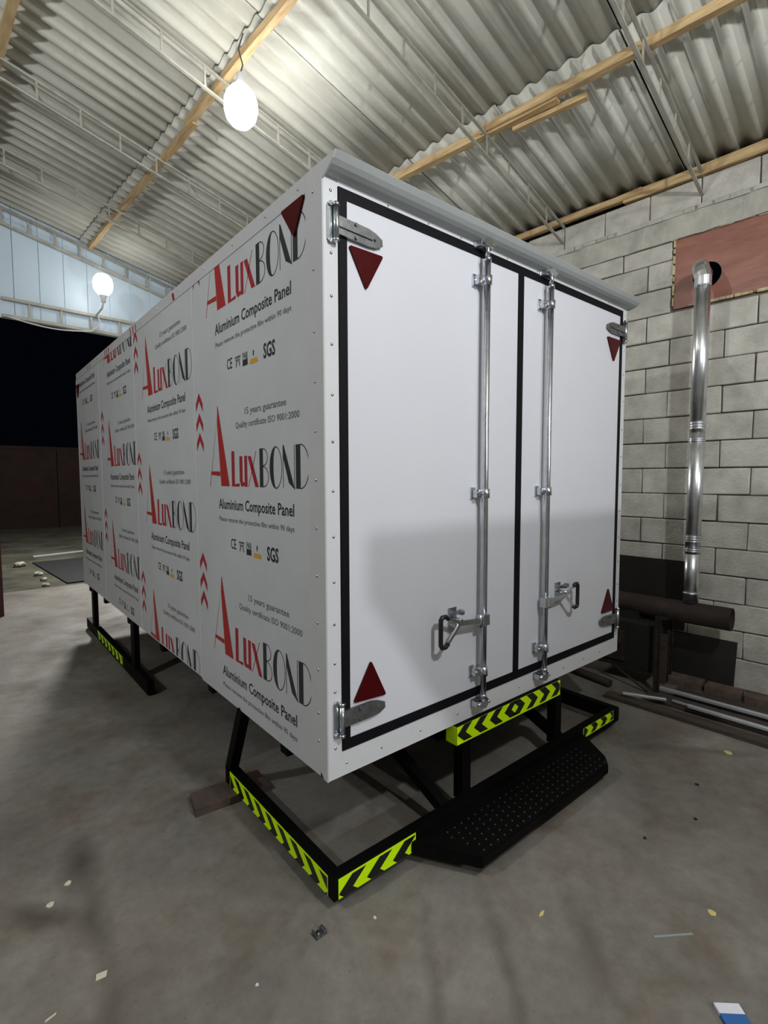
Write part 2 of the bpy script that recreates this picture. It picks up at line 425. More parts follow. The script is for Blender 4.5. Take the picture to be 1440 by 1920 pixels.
# gable (far end): white siding above an open bay
wall_back = bpy.data.objects.new('wall_back', None); C.objects.link(wall_back); wall_back['kind'] = 'structure'; wall_back.rotation_euler = (0, 0, BA)
wall_back['label'] = 'white sheet-clad gable above the open bay'
u = -0.23
while u < 3.5:
    u1 = min(u + 0.262, 3.5); bm = NB()
    prism(bm, [(u + .004, 6.06, 3.53), (u1 - .004, 6.06, 3.53), (u1 - .004, 6.06, roof_z(u1) + .03), (u + .004, 6.06, roof_z(u) + .03)], (0, 0.03, 0))
    child('siding_panel', bm, 'siding', wall_back); u = u1
bm = NB()
for dz in (0.05, 0.225): bar(bm, (-.1, 6.02, roof_z(-.1) - dz), (3.5, 6.02, roof_z(3.5) - dz), 0.035, 0.03)
t = child('gable_truss', bm, 'truss', wall_back)
for i in range(13):
    uu = -0.07 + 0.27 * i
    child_data('rung', rung_me, t, (uu, 6.02, roof_z(uu) - 0.1375), (0, 0, 0), (1.4, 1, 0.17))
bm = NB()
for z in (3.745, 3.545): bar(bm, (-.1, 6.02, z), (3.5, 6.02, z), 0.045, 0.035)
t = child('opening_beam', bm, 'truss', wall_back)
for i in range(11):
    child_data('rung', rung_me, t, (0.17 + 0.335 * i, 6.02, 3.645), (0, 0, 0), (1.6, 1, 0.18))
bm = NB(); vbox(bm, -0.32, -0.236, 5.97, 6.09, 0, roof_z(-.178) - .02)
o = child('jamb_post', bm, 'redsteel', wall_back); o['label'] = 'dark red steel jamb post'
# the part of the gable end left of the opening, outside the frame
bm = NB(); prism(bm, [(-5.2, 6.03, 0), (-.32, 6.03, 0), (-.32, 6.03, roof_z(-.32)), (-3.9, 6.03, roof_z(-3.9)), (-5.2, 6.03, 4.2)], (0, .12, 0))
child('gable_wall', bm, 'plaster', wall_back)
# walls out of frame: they close the hall and bounce its light; then an added shadow blocker
bm = NB(); vbox(bm, -5.2, -5.05, -9.0, 6.15, 0, 5.9); struct('wall_left', bm, 'plaster')['label'] = 'plastered side wall of the hall'
bm = NB(); vbox(bm, -5.2, 3.72, -9.15, -9.0, 0, 5.9); struct('wall_front', bm, 'plaster')['label'] = 'plastered end wall behind the viewer'
bm = NB(); prism(bm, [(x, -4.0, z) for x, z in ((.674, 2.622), (3.55, 2.622), (3.55, 0), (1.08, 0), (1.08, 1.85), (.887, 2.227), (.816, 2.32), (.764, 2.402), (.674, 2.52))], (0, -.06, 0)); o = struct('door_shadow_blocker', bm, 'plaster', rot=False); o['label'] = 'unseen panel added behind the viewer to shade the doors'  # added unseen blocker, outline cut to cast the shadow on the doors

# ------------------------------------------------------------------ truck box
W, L, ZB, HF, HT = 2.285, 4.80, 0.49, 2.205, 2.252
box = root('truck_box', (0, 0, 0), 'white insulated truck box body with double rear doors and printed side film', 'truck body')
def T(name, bm, mats, parent=None, **k): return child(name, bm, mats, parent or box, **k)
def zb(z): return ZB + z

# carcass: floor, roof, far walls
bm = NB(); vbox(bm, 0.012, W - 0.012, 0.02, L - 0.01, zb(0.0), zb(0.05)); T('floor_pan', bm, 'blacksteel')
bm = NB(); vbox(bm, 0.004, W - 0.004, 0.0, L, zb(HT - 0.05), zb(HT - .004)); T('roof_panel', bm, 'trimw')
bm = NB(); vbox(bm, W - 0.03, W, 0.01, L, zb(0), zb(HT - .01)); T('far_side_panel', bm, 'film')
bm = NB(); vbox(bm, 0.01, W - 0.01, L - 0.03, L, zb(0), zb(HT - .01)); T('head_panel', bm, 'film')

# --- printed film -----------------------------------------------------------
def text_mesh(s, width, height=None, bold=0.012):
    cu = bpy.data.curves.new('t', 'FONT'); cu.body = s; cu.size = 1.0; cu.resolution_u = 2; cu.offset = bold
    o = bpy.data.objects.new('t', cu); C.objects.link(o)
    bpy.context.view_layer.update()
    me = bpy.data.meshes.new_from_object(o.evaluated_get(bpy.context.evaluated_depsgraph_get()))
    vsx = [v.co.x for v in me.vertices]; x0, x1 = min(vsx), max(vsx)
    k = width / (x1 - x0); ky = k if height is None else height / 0.70
    V = [((v.co.x - x0) * k, v.co.y * ky) for v in me.vertices]; F = [tuple(p.vertices) for p in me.polygons]
    bpy.data.objects.remove(o); bpy.data.curves.remove(cu); bpy.data.meshes.remove(me)
    return V, F
TX = {'acp': text_mesh('Aluminium Composite Panel', 0.762, 0.050, 0.018), 'rm': text_mesh('Please remove the protective film within 90 days', 0.760, 0.023),
      'yr': text_mesh('15 years guarantee', 0.385, 0.030), 'qc': text_mesh('Quality certificate ISO 9001:2000', 0.592, 0.028),
      'sgs': text_mesh('SGS', 0.105, 0.060, 0.03), 'ce': text_mesh('CE', 0.062, 0.050), 'pab': text_mesh('PAB', 0.05, 0.030)}
def ell(cx, cy, rx, ry, a0, a1, n=22): return [(cx + rx * math.cos(math.radians(a0 + (a1 - a0) * i / n)), cy + ry * math.sin(math.radians(a0 + (a1 - a0) * i / n))) for i in range(n + 1)]
def band(cx, cy, rx, ry, tx, ty, a0, a1, n=22):  # quads of an elliptic hairline
    A = ell(cx, cy, rx, ry, a0, a1, n); B_ = ell(cx, cy, rx - tx, ry - ty, a0, a1, n)
    return [(A[i], A[i + 1], B_[i + 1], B_[i]) for i in range(n)]
def logo_polys():
    P = []  # (material index, polygon) ; 0 red, 1 crimson, 2 ink
    h = 0.0045
    P += [(0, [(.119, .402), (.125, .402), (.252, 0), (.150, 0), (.112, .31)])]                      # A thick leg
    P += [(0, [(.112, .34), (.117, .36), (.006, -.004), (0, -.004)]), (0, [(.018, .058), (.140, .050), (.138, .074), (.024, .076)])]
    P += [(1, [(.280, 0), (.314, 0), (.314, .170), (.280, .170)]), (1, [(.314, 0), (.367, 0), (.367, .016), (.314, .011)])]
    P += [(1, [(.370, .03), (.402, .02), (.402, .143), (.370, .143)]), (1, [(.370, .03), (.384, .002), (.402, 0), (.424, .006), (.424, .02), (.402, .022)]),
          (1, [(.424, 0), (.453, 0), (.453, .143), (.424, .143)])]
    P += [(1, [(.460, .140), (.494, .140), (.568, 0), (.533, 0)]), (1, [(.462, 0), (.467, 0), (.548, .160), (.543, .160)])]
    P += [(2, [(.579, 0), (.612, 0), (.612, .170), (.579, .170)])]
    P += [(2, list(q)) for q in band(.612, .131, .044, .039, h, h, -90, 90, 14)] + [(2, list(q)) for q in band(.612, .046, .052, .046, h, h, -90, 90, 14)]
    P += [(2, list(q)) for q in band(.7275, .084, .0545, .089, h, h, -90, 90, 18)] + [(2, list(q)) for q in band(.7275, .084, .0545, .089, .034, .006, 90, 270, 18)]
    P += [(2, [(.789, 0), (.793, 0), (.793, .175), (.789, .175)]), (2, [(.790, .175), (.797, .175), (.884, -.006), (.836, .02), (.793, .12)]), (2, [(.880, -.006), (.884, -.006), (.884, .172), (.880, .172)])]
    P += [(2, [(.893, -.002), (.928, -.002), (.928, .172), (.893, .172)])] + [(2, list(q)) for q in band(.928, .085, .066, .088, h, h, -90, 90, 22)]
    return P
LOGO = logo_polys()
def chevrons():
    P = []
    for zt in (.500, .392, .287):
        P += [(1, [(-.130, zt), (-.178, zt - .056), (-.178, zt - .100), (-.130, zt - .044)]), (1, [(-.130, zt), (-.130, zt - .044), (-.078, zt - .106), (-.078, zt - .062)])]
    return P
CHEV = chevrons()
def block_print(yo, zbase, bounds, parent, xp=-0.0006):
    """one repeat of the print: yo = y of the left foot of the big letter; pattern runs to smaller y"""
    def make(name, polys=(), texts=(), dz=0.0, ds=0.0):
        bm = NB()
        for mi, pts in polys:
            bm.faces.new([bm.verts.new((xp, yo - s - ds, zb(zbase + z + dz))) for s, z in pts]).material_index = mi
        for key, s0, z0, mi in texts:
            V, F = TX[key]; vs_ = [bm.verts.new((xp, yo - s0 - a, zb(zbase + z0 + b_))) for a, b_ in V]
            for f in F:
                try: bm.faces.new([vs_[i] for i in f]).material_index = mi
                except ValueError: pass
        for co, no in bounds:
            bmesh.ops.bisect_plane(bm, geom=list(bm.verts) + list(bm.edges) + list(bm.faces), plane_co=co, plane_no=no, clear_inner=True)
        if not bm.faces: bm.free(); return
        bm.normal_update()
        for f in bm.faces:
            if f.normal.x > 0: f.normal_flip()
        me = bpy.data.meshes.new(name); bm.to_mesh(me); bm.free()
        for k in ('red', 'crim', 'ink', 'inkg', 'gold'): me.materials.append(M[k])
        o = bpy.data.objects.new(name, me); C.objects.link(o); o.parent = parent
    make('printed_logo', LOGO)
    make('printed_arrows', CHEV); make('printed_arrows', CHEV, dz=-.02, ds=1.232)
    make('printed_caption', (), [('acp', .113, -.113, 2)]); make('printed_notice', (), [('rm', .115, -.176, 3)])
    make('printed_guarantee', (), [('yr', .438, .333, 3)]); make('printed_certificate', (), [('qc', .334, .276, 3)])
    make('printed_mark', (), [('sgs', .634, -.318, 2)]); make('printed_mark', (), [('ce', .251, -.306, 2)])
    make('printed_mark', [(3, p) for p in ([(.345, -.262), (.405, -.262), (.405, -.272), (.345, -.272)], [(.352, -.276), (.398, -.276), (.398, -.284), (.352, -.284)], [(.360, -.284), (.372, -.284), (.360, -.31), (.350, -.31)], [(.384, -.284), (.394, -.284), (.402, -.31), (.392, -.31)])])
    make('printed_mark', [(2, [(.428, -.290), (.480, -.290), (.480, -.318), (.428, -.318)])], [('pab', .429, -.288, 2)])
    make('printed_mark', [(4, [(.508, -.300), (.572, -.300), (.584, -.322), (.500, -.322)]), (2, [(.536, -.262), (.546, -.270), (.540, -.292), (.532, -.284)])])
PANELS = [  # y0, y1, A-foot y, first baseline
    (0.0, 1.290, 1.100, 0.240), (1.296, 2.508, 2.318, -0.030), (2.514, 3.700, 3.480, 0.382), (3.706, 4.795, 4.740, 0.470)]
for i, (y0, y1, yo, z0) in enumerate(PANELS):
    bm = NB(); vbox(bm, 0.0, 0.02, y0 + .0005, y1, zb(0.012 if i else 0.0), zb(HT - .03))
    p = T('side_panel', bm, 'film')
    bounds = (((0, y0 + .012, 0), (0, 1, 0)), ((0, y1 - .006, 0), (0, -1, 0)), ((0, 0, zb(.02)), (0, 0, 1)), ((0, 0, zb(2.186)), (0, 0, -1)))
    for r in range(-1, 4): block_print(yo, z0 + 0.868 * r, bounds, p)
for ys in (1.293, 2.511, 3.703):
    bm = NB(); vbox(bm, -0.0022, 0.002, ys - .005, ys + .005, zb(.012), zb(2.19)); T('seam_strip', bm, 'trimw')
# far rear corner strip, top edge trim and near corner angle
bm = NB(); vbox(bm, -.003, .02, 4.775, L, zb(0.0), zb(HT)); T('corner_trim', bm, 'trimg')
bm = NB(); vbox(bm, -.003, 0.02, 0.11, L, zb(2.187), zb(HT)); t = T('top_trim', bm, 'trimg')
bm = NB()
for (y, w_, z0, z1, sl) in ((1.60, .035, 2.19, 2.235, .02), (2.42, .02, 2.19, 2.245, .015), (2.49, .02, 2.19, 2.245, .015), (2.56, .02, 2.19, 2.245, .015), (3.26, .02, 2.19, 2.245, .01), (3.33, .02, 2.19, 2.245, .01), (3.40, .02, 2.19, 2.245, .01), (4.05, .02, 2.19, 2.24, .01), (4.15, .02, 2.19, 2.24, .01)):
    f = bm.faces.new([bm.verts.new(p) for p in ((-.0036, y, zb(z0)), (-.0036, y - w_, zb(z0)), (-.0036, y - w_ + sl, zb(z1)), (-.0036, y + sl, zb(z1)))])
me = bpy.data.meshes.new('offcut_print'); bm.to_mesh(me); bm.free(); me.materials.append(M['crim'])
o = bpy.data.objects.new('offcut_print', me); C.objects.link(o); o.parent = t
bm = NB()
prism(bm, [(-.004, 0.108, zb(.05)), (-.004, 0.108, zb(HT)), (-.004, -.088, zb(HT)), (-.004, -.072, zb(2.232)), (-.004, -.05, zb(2.218)), (-.004, -.003, zb(2.192)), (-.004, -.003, zb(-.002)), (-.004, .02, zb(.0)), (-.004, .05, zb(.028))], (.006, 0, 0))
T('corner_trim', bm, 'trimg')
# rear frame around the doors
bm = NB()
vbox(bm, .0022, .062, -.003, .03, zb(0), zb(2.20)); T('rear_post', bm, 'trimw')
bm = NB(); vbox(bm, 2.235, W + .002, -.003, .03, zb(0), zb(2.20)); T('rear_post', bm, 'trimw')
bm = NB(); vbox(bm, .062, 2.235, -.003, .03, zb(0), zb(.100)); T('rear_sill', bm, 'trimw')
bm = NB(); vbox(bm, .062, 2.235, -.003, .03, zb(2.188), zb(2.212)); T('rear_header', bm, 'trimw')
bm = NB(); vbox(bm, .0, W, .03, .05, zb(0.0), zb(2.2)); T('bulkhead_core', bm, 'rubber')
# rain visor: coved sheet, thickness 3 mm
bm = NB(); prof = [(0, 2.207), (-.018, 2.209), (-.038, 2.214), (-.056, 2.222), (-.072, 2.234), (-.088, 2.252)]
pr2 = [(y + .004, z + .004) for y, z in prof[::-1]]
allp = [(y, z) for y, z in prof] + [(-.084, 2.256), (.10, 2.256), (.10, 2.252)] + [(-.074, 2.250), (-.06, 2.238), (-.04, 2.224), (0.0, 2.215)]
prism(bm, [(.001, y, zb(z)) for y, z in allp], (W + .03, 0, 0))
T('rain_visor', bm, 'visor')
# gasket frame
bm = NB(); GX0, GX1, GZ0, GZ1 = .064, 2.233, .100, 2.188; gi = .037
vbox(bm, GX0, GX0 + gi, -.007, .02, zb(GZ0), zb(GZ1)); vbox(bm, GX1 - .030, GX1, -.007, .02, zb(GZ0), zb(GZ1))
vbox(bm, GX0 + gi, GX1 - .030, -.007, .02, zb(GZ0), zb(GZ0 + .042)); vbox(bm, GX0 + gi, GX1 - .030, -.007, .02, zb(GZ1 - .038), zb(GZ1))
vbox(bm, 1.141, 1.186, -.007, .02, zb(GZ0 + .042), zb(GZ1 - .038))
T('door_gasket', bm, 'rubber')
# rivets
bm = NB()
def rivet(x, y, z, ax, r=.0062):
    n = 10; c = Vector((x, y, zb(z)))
    if ax == 'y': f = lambda a, rr, h: c + Vector((rr * math.cos(a), -h, rr * math.sin(a)))
    else: f = lambda a, rr, h: c + Vector((-h, rr * math.cos(a), rr * math.sin(a)))
    r0 = [bm.verts.new(f(2 * PI * k / n, r, 0)) for k in range(n)]; r1 = [bm.verts.new(f(2 * PI * k / n, r * .7, r * .45)) for k in range(n)]
    tp = bm.verts.new(f(0, 0, r * .6))
    for k in range(n):
        a = bm.faces.new((r0[k], r0[(k + 1) % n], r1[(k + 1) % n], r1[k])); b_ = bm.faces.new((r1[k], r1[(k + 1) % n], tp)); a.smooth = b_.smooth = True
zr = [2.165, 1.95, 1.80, 1.63, 1.45, 1.28, 1.10, .93, .76, .60, .45, .34, .12]
for z in zr:
    rivet(.033, -.003, z, 'y'); rivet(2.262, -.003, z, 'y')
for x in (.085, .26, .48, .72, .95, 1.2, 1.42, 1.63, 1.85, 2.05): rivet(x, -.003, .045, 'y', .0052)
for x in (.30, .52, .72, 1.05, 1.30, 1.60, 1.85, 2.05): rivet(x, -.003, 2.198, 'y', .004)
for z in (2.17, 1.9, 1.68, 1.5, 1.32, 1.14, .96, .78, .6, .42, .25, .14): rivet(-.004, .055, z, 'x')
for y in (.16, .42, .75, 1.1, 1.5, 1.9, 2.3, 2.75, 3.2, 3.7, 4.2): rivet(-.003, y, 2.222, 'x')
o = T('rivets', bm, 'rivet'); o['kind'] = 'stuff'

# --- doors ------------------------------------------------------------------
def tri_prism(bm, pts, depth, ax='y', r=.008):
    """rounded triangle"""
    out = []
    n = len(pts)
    for i in range(n):
        p, a, b_ = Vector(pts[i]), Vector(pts[i - 1]), Vector(pts[(i + 1) % n])
        da, db = (a - p).normalized(), (b_ - p).normalized(); q0, q1 = p + da * r * 1.6, p + db * r * 1.6
        for k in range(5):
            t_ = k / 4; out.append((1 - t_) ** 2 * q0 + 2 * t_ * (1 - t_) * p + t_ ** 2 * q1)
    if ax == 'y': prism(bm, [(q.x, -.004, zb(q.y)) for q in out], (0, -depth, 0))
    else: prism(bm, [(-.001, q.x, zb(q.y)) for q in out], (-depth, 0, 0))
def reflector(parent, pts, ax='y'):
    bm = NB(); tri_prism(bm, pts, .008, ax); return T('reflector', bm, 'redref', parent)
def strap_hinge(parent, xe, z, sgn, droop=0.0):
    """xe: frame edge x; strap runs toward sgn*x over the door"""
    bm = NB()
    vbox(bm, *sorted((xe + sgn * .010, xe + sgn * .042)), -.009, -.003, zb(z - .072), zb(z + .072))
    bmesh.ops.bevel(bm, geom=[e for e in bm.edges if abs((e.verts[0].co - e.verts[1].co).y) > .004], offset=.012, segments=3, affect='EDGES')
    hx = xe + sgn * .040
    tube(bm, [(hx, -.021, zb(z - .052)), (hx, -.021, zb(z + .052))], .0105, 14)
    for zz in (-.061, .061): tube(bm, [(hx, -.021, zb(z + zz - .006)), (hx, -.021, zb(z + zz + .006))], .0125, 12)
    for zz in (-.062, .064): tube(bm, [(xe + sgn * .022, -.008, zb(z + zz)), (xe + sgn * .022, -.016, zb(z + zz))], .0085, 10)
    hp = T('hinge', bm, 'zinc', parent)
    bm = NB()
    pts = [(.040, .030), (.110, .030), (.190, .030), (.222, .024), (.254, .010), (.256, -.014), (.226, -.028), (.190, -.033), (.110, -.034), (.040, -.034)]
    y0 = -.009
    prism(bm, [(xe + sgn * a, y0, zb(z + b_ + droop * (a - .04))) for a, b_ in pts], (0, -.010, 0))
    rib = [(.050, .012), (.205, .012), (.215, .004), (.205, -.008), (.050, -.010)]
    prism(bm, [(xe + sgn * a, y0 - .010, zb(z + b_ + droop * (a - .04))) for a, b_ in rib], (0, -.006, 0))
    for a, b_ in ((.128, .022), (.128, -.024), (.218, 0), (.072, .0)):
        tube(bm, [(xe + sgn * a, y0 - .009, zb(z + b_ + droop * (a - .04))), (xe + sgn * a, y0 - .017, zb(z + b_ + droop * (a - .04)))], .0065, 10)
    T('hinge_strap', bm, 'zincdull', parent)
def lock_gear(parent, xr, sgn):
    """lock rod at x = xr, handle swings toward sgn*x"""
    yr = -.045
    bm = NB(); tube(bm, [(xr, yr, zb(.105)), (xr, yr, zb(2.135))], .0145, 16)
    tube(bm, [(xr, yr, zb(2.135)), (xr, yr, zb(2.20))], .0105, 14); tube(bm, [(xr, yr, zb(.06)), (xr, yr, zb(.105))], .0105, 14)
    for z in (2.128, .112): tube(bm, [(xr, yr, zb(z - .008)), (xr, yr, zb(z + .008))], .0175, 14)
    T('lock_rod', bm, 'zinc', parent)
    for z in (2.035, 1.075, .232):   # guide brackets
        bm = NB()
        tube(bm, [(xr, yr, zb(z - .021)), (xr, yr, zb(z + .021))], .0215, 14)
        vbox(bm, xr - .052, xr + .014, -.040, -.004, zb(z - .019), zb(z + .019), 0, .004)
        vbox(bm, xr - .060, xr - .030, -.012, -.003, zb(z - .028), zb(z + .028), 0, .003)
        tube(bm, [(xr - .045, -.012, zb(z)), (xr - .045, -.047, zb(z))], .0075, 8)
        T('rod_bracket', bm, 'zinc', parent)
    for z, s in ((2.196, 1), (.075, -1)):   # cam keepers
        bm = NB()
        vbox(bm, xr - .048, xr + .048, -.010, -.003, zb(z - .016), zb(z + .016), 0, .003)
        for dx in (-.034, .034):
            vbox(bm, xr + dx - .008, xr + dx + .008, -.044, -.008, zb(z - .014), zb(z + .014), 0, .004)
            tube(bm, [(xr + dx, -.012, zb(z)), (xr + dx, -.058, zb(z))], .007, 8)
        prism(bm, [(xr - .030, yr - .012, zb(z - .014 * s)), (xr + .030, yr - .012, zb(z - .014 * s)), (xr + .024, yr - .012, zb(z + .012 * s)), (xr + .008, yr - .012, zb(z + .024 * s)), (xr - .010, yr - .012, zb(z + .022 * s)), (xr - .026, yr - .012, zb(z + .010 * s))], (0, .022, 0))
        T('cam_keeper', bm, 'zinc', parent)
    # handle: hub clamp on the rod, lever, catch, D grip
    zh = .480
    bm = NB()
    vbox(bm, xr - .022, xr + .022, yr - .02, yr + .02, zb(zh - .026), zb(zh + .026), 0, .005)
    tube(bm, [(xr + sgn * .030, yr - .002, zb(zh + .030)), (xr + sgn * .030, yr - .002, zb(zh - .030))], .012, 12)
    bar(bm, (xr + sgn * .02, yr - .004, zb(zh)), (xr + sgn * .185, yr - .010, zb(zh + .018)), .012, .024)
    jx = xr + sgn * .185; jz = zh + .018
    bar(bm, (jx - sgn * .01, yr - .010, zb(jz)), (xr + sgn * .268, yr - .012, zb(zh + .058)), .010, .013)
    bar(bm, (jx - sgn * .01, yr - .010, zb(jz)), (xr + sgn * .262, yr - .012, zb(zh - .062)), .010, .013)
    h = T('handle', bm, 'zinc', parent)
    bm = NB()
    g = [(xr + sgn * .258, zh + .052), (xr + sgn * .275, zh + .064), (xr + sgn * .296, zh + .064), (xr + sgn * .305, zh + .052), (xr + sgn * .305, zh - .058), (xr + sgn * .298, zh - .070), (xr + sgn * .276, zh - .072), (xr + sgn * .258, zh - .060)]
    tube(bm, [(a, yr - .013, zb(b_)) for a, b_ in g], .0105, 10)
    o = T('handle_grip', bm, 'plastic', parent); o['label'] = 'black plastic D-shaped handle grip'
    bm = NB()   # catch plate on the door
    cx = xr + sgn * .178; cz = zh + .028
    vbox(bm, cx - .028, cx + .028, -.010, -.003, zb(cz - .062), zb(cz + .052), 0, .004)
    vbox(bm, cx - .022, cx + .022, -.046, -.006, zb(cz - .030), zb(cz - .016), 0, .003)
    prism(bm, [(cx - .020, -.010, zb(cz + .02)), (cx + .020, -.010, zb(cz + .02)), (cx + .024, -.062, zb(cz + .028)), (cx + .012, -.070, zb(cz + .050)), (cx - .010, -.060, zb(cz + .056))], (0, .012, -.008))
    tube(bm, [(cx, -.012, zb(cz + .002)), (cx, -.066, zb(cz + .002))], .009, 10)
    T('handle_catch', bm, 'zinc', parent)
dl_bm = NB(); vbox(dl_bm, .1012, 1.1408, -.0035, .028, zb(.1422), zb(2.1498)); doorL = T('door', dl_bm, 'door')
dr_bm = NB(); vbox(dr_bm, 1.1862, 2.2028, -.0035, .028, zb(.1422), zb(2.1498)); doorR = T('door', dr_bm, 'door')
doorL['label'] = 'wider rear door leaf with the long-shadowed handle'; doorR['label'] = 'rear door leaf next to the block wall'
del doorL['label']; del doorR['label']
lock_gear(doorL, .853, -1); lock_gear(doorR, 1.366, 1)
strap_hinge(doorL, .004, 2.052, 1, -.05); strap_hinge(doorL, .012, .232, 1, .0)
strap_hinge(doorR, W - .004, 2.060, -1, .0); strap_hinge(doorR, W - .004, .232, -1, .05)
reflector(doorL, [(.106, 1.996), (.270, 1.996), (.187, 1.852)]); reflector(doorL, [(.114, .276), (.280, .266), (.202, .425)])
reflector(doorR, [(2.034, 2.000), (2.205, 2.000), (2.121, 1.858)]); reflector(doorR, [(2.050, .290), (2.205, .290), (2.132, .442)])
for p in ([(.110, 2.186), (.284, 2.186), (.188, 2.058)], [(4.62, 2.13), (4.77, 2.13), (4.70, 1.99)]):
    reflector(box, p, 'x')

# --- bumper frame, step, side guards ------------------------------------------
def tape(parent, o, d, upv, nrm, Lg, H, pitch, vf, sgn, thick=.5, border='top', flip_mid=False):
    """reflective tape strip: lime ground with black chevrons. o = lower start corner"""
    o, d, upv, nrm = (Vector(x) for x in (o, d, upv, nrm)); bm = NB()
    def P(a, b_, e): return o + d * a + upv * b_ + nrm * e
    prism(bm, [P(0, 0, .0004), P(Lg, 0, .0004), P(Lg, H, .0004), P(0, H, .0004)], nrm * .0008)
    bb = NB(); lean = H * .55; bt = H * (.10 if border else 0)
    lo, hi = (0, H - bt) if border == 'top' else (bt, H)
    vz = lo + (hi - lo) * vf; wd = pitch * thick
    n = int(Lg / pitch) + 3
    for i in range(-2, n):
        a = i * pitch
        s = sgn
        if flip_mid and a > Lg / 2 - pitch * .25: s = -sgn
        k = lean * s
        kt = k * (hi - vz) / (hi - lo) * 2; kb = k * (vz - lo) / (hi - lo) * 2
        for q in ([(a, vz), (a + wd, vz), (a + wd + kt, hi), (a + kt, hi)], [(a, vz), (a + kb, lo), (a + wd + kb, lo), (a + wd, vz)]):
            bb.faces.new([bb.verts.new(P(x, y, .0016)) for x, y in q])
    bmesh.ops.bisect_plane(bb, geom=list(bb.verts) + list(bb.edges) + list(bb.faces), plane_co=P(.004, 0, 0), plane_no=d, clear_inner=True)
    bmesh.ops.bisect_plane(bb, geom=list(bb.verts) + list(bb.edges) + list(bb.faces), plane_co=P(Lg - .004, 0, 0), plane_no=-d, clear_inner=True)
    for f in bb.faces:
        if f.normal.dot(nrm) < 0: f.normal_flip()
    bmesh.ops.recalc_face_normals(bm, faces=bm.faces)
    for f in list(bb.faces): bm.faces.new([bm.verts.new(v.co) for v in f.verts]).material_index = 1
    bb.free()
    me = bpy.data.meshes.new('reflective_tape'); bm.to_mesh(me); bm.free()
    for k in ('lime', 'tapeblack'): me.materials.append(M[k])
    t_ = bpy.data.objects.new('reflective_tape', me); C.objects.link(t_); t_.parent = parent; t_['label'] = 'lime and black chevron reflective tape'
    return t_
BZ0, BZ1 = .045, .135
bm = NB()
vbox(bm, -.012, .038, -.05, .96, BZ0, BZ1, 0, .004); vbox(bm, 2.19, 2.24, -.05, .96, BZ0, BZ1, 0, .004)
vbox(bm, .038, 2.19, -.05, 0.0, BZ0, BZ1, 0, .004)
bump = T('rear_bumper', bm, 'blacksteel')
for (p0, p1) in (((.013, .935, .12), (.013, .77, zb(.0))), ((2.215, .935, .12), (2.215, .77, zb(0))), ((.64, -.02, .10), (.64, .93, zb(0))), ((1.62, -.02, .10), (1.62, .93, zb(0)))):
    bm = NB(); bar(bm, p0, p1, .05, .05, upv=(1, 0, 0)); T('brace', bm, 'blacksteel', bump)
tape(bump, (-.012, .90, .048), (0, -1, 0), (0, 0, 1), (-1, 0, 0), .91, .080, .114, .26, -1, .50)
tape(bump, (.008, -.05, .048), (1, 0, 0), (0, 0, 1), (0, -1, 0), .40, .080, .135, .26, 1, .50)
tape(bump, (1.788, -.05, .074), (1, 0, 0), (0, 0, 1), (0, -1, 0), .374, .061, .118, .5, -1, .48, border='bottom')
# step: trapezoid tread with down-turned lip
bm = NB(); tread = [(.385, -.052), (.54, -.300), (1.585, -.300), (1.66, -.245), (1.79, -.052)]
prism(bm, [(x, y, .098) for x, y in tread], (0, 0, -.006))
for a, b_ in zip(tread, tread[1:]):
    a, b_ = Vector((*a, 0)), Vector((*b_, 0)); n = (b_ - a).normalized().cross(Vector((0, 0, 1))) * -1
    q = [a + Vector((0, 0, .094)), b_ + Vector((0, 0, .094)), b_ + Vector((0, 0, .054)), a + Vector((0, 0, .054))]
    prism(bm, q, n * -.005)
step = T('step', bm, 'blacksteel')
bm = NB()   # raised grip studs
for j in range(6):
    y = -.280 + j * .034
    x = .58 + (j % 2) * .022 - j * .012
    while x < 1.62 - (0.02 * (j < 1)):
        vs0 = []; n = 6
        tube(bm, [(x, y, .097), (x, y, .1008)], .0042, 6, smooth=False); x += .046
o = T('grip_studs', bm, 'zincdull', step); o['kind'] = 'stuff'
bm = NB(); vbox(bm, .695, 1.568, -.022, .045, zb(-.093), zb(-.004), 0, .003)
rearbar = T('marker_bar', bm, 'blacksteel')
tape(rearbar, (.697, -.022, zb(-.092)), (1, 0, 0), (0, 0, 1), (0, -1, 0), .869, .087, .118, .5, 1, .5, border='bottom', flip_mid=True)
bm = NB(); vbox(bm, .6938, .6950, -.0215, .044, zb(-.092), zb(-.005)); o = T('reflective_tape', bm, 'lime', rearbar)
for x in (.755, 1.555):
    bm = NB(); vbox(bm, x, x + .06, -.005, .05, .098, zb(-.093)); T('post', bm, 'blacksteel', rearbar)
for xs in (0.0, 2.235):
    bm = NB(); vbox(bm, xs, xs + .05, 2.44, 4.76, .012, .115, 0, .004); g = T('side_guard', bm, 'blacksteel')
    for y in (2.80, 4.36):
        bm = NB(); vbox(bm, xs + .004, xs + .046, y, y + .10, .115, zb(.02)); T('post', bm, 'blacksteel', g)
    if xs == 0.0: tape(g, (0.0, 4.20, .03), (0, -1, 0), (0, 0, 1), (-1, 0, 0), 1.02, .075, .145, .30, -1, .5)
# chassis members below the floor pan
for x in (.70, 1.50):
    bm = NB(); vbox(bm, x, x + .08, .10, 4.7, zb(-.12), zb(.0)); T('chassis_beam', bm, 'blacksteel')
for y in (.35, 1.2, 2.1, 3.0, 3.9, 4.6):
    bm = NB(); vbox(bm, .02, W - .02, y, y + .06, zb(-.06), zb(.001)); T('cross_member', bm, 'blacksteel')

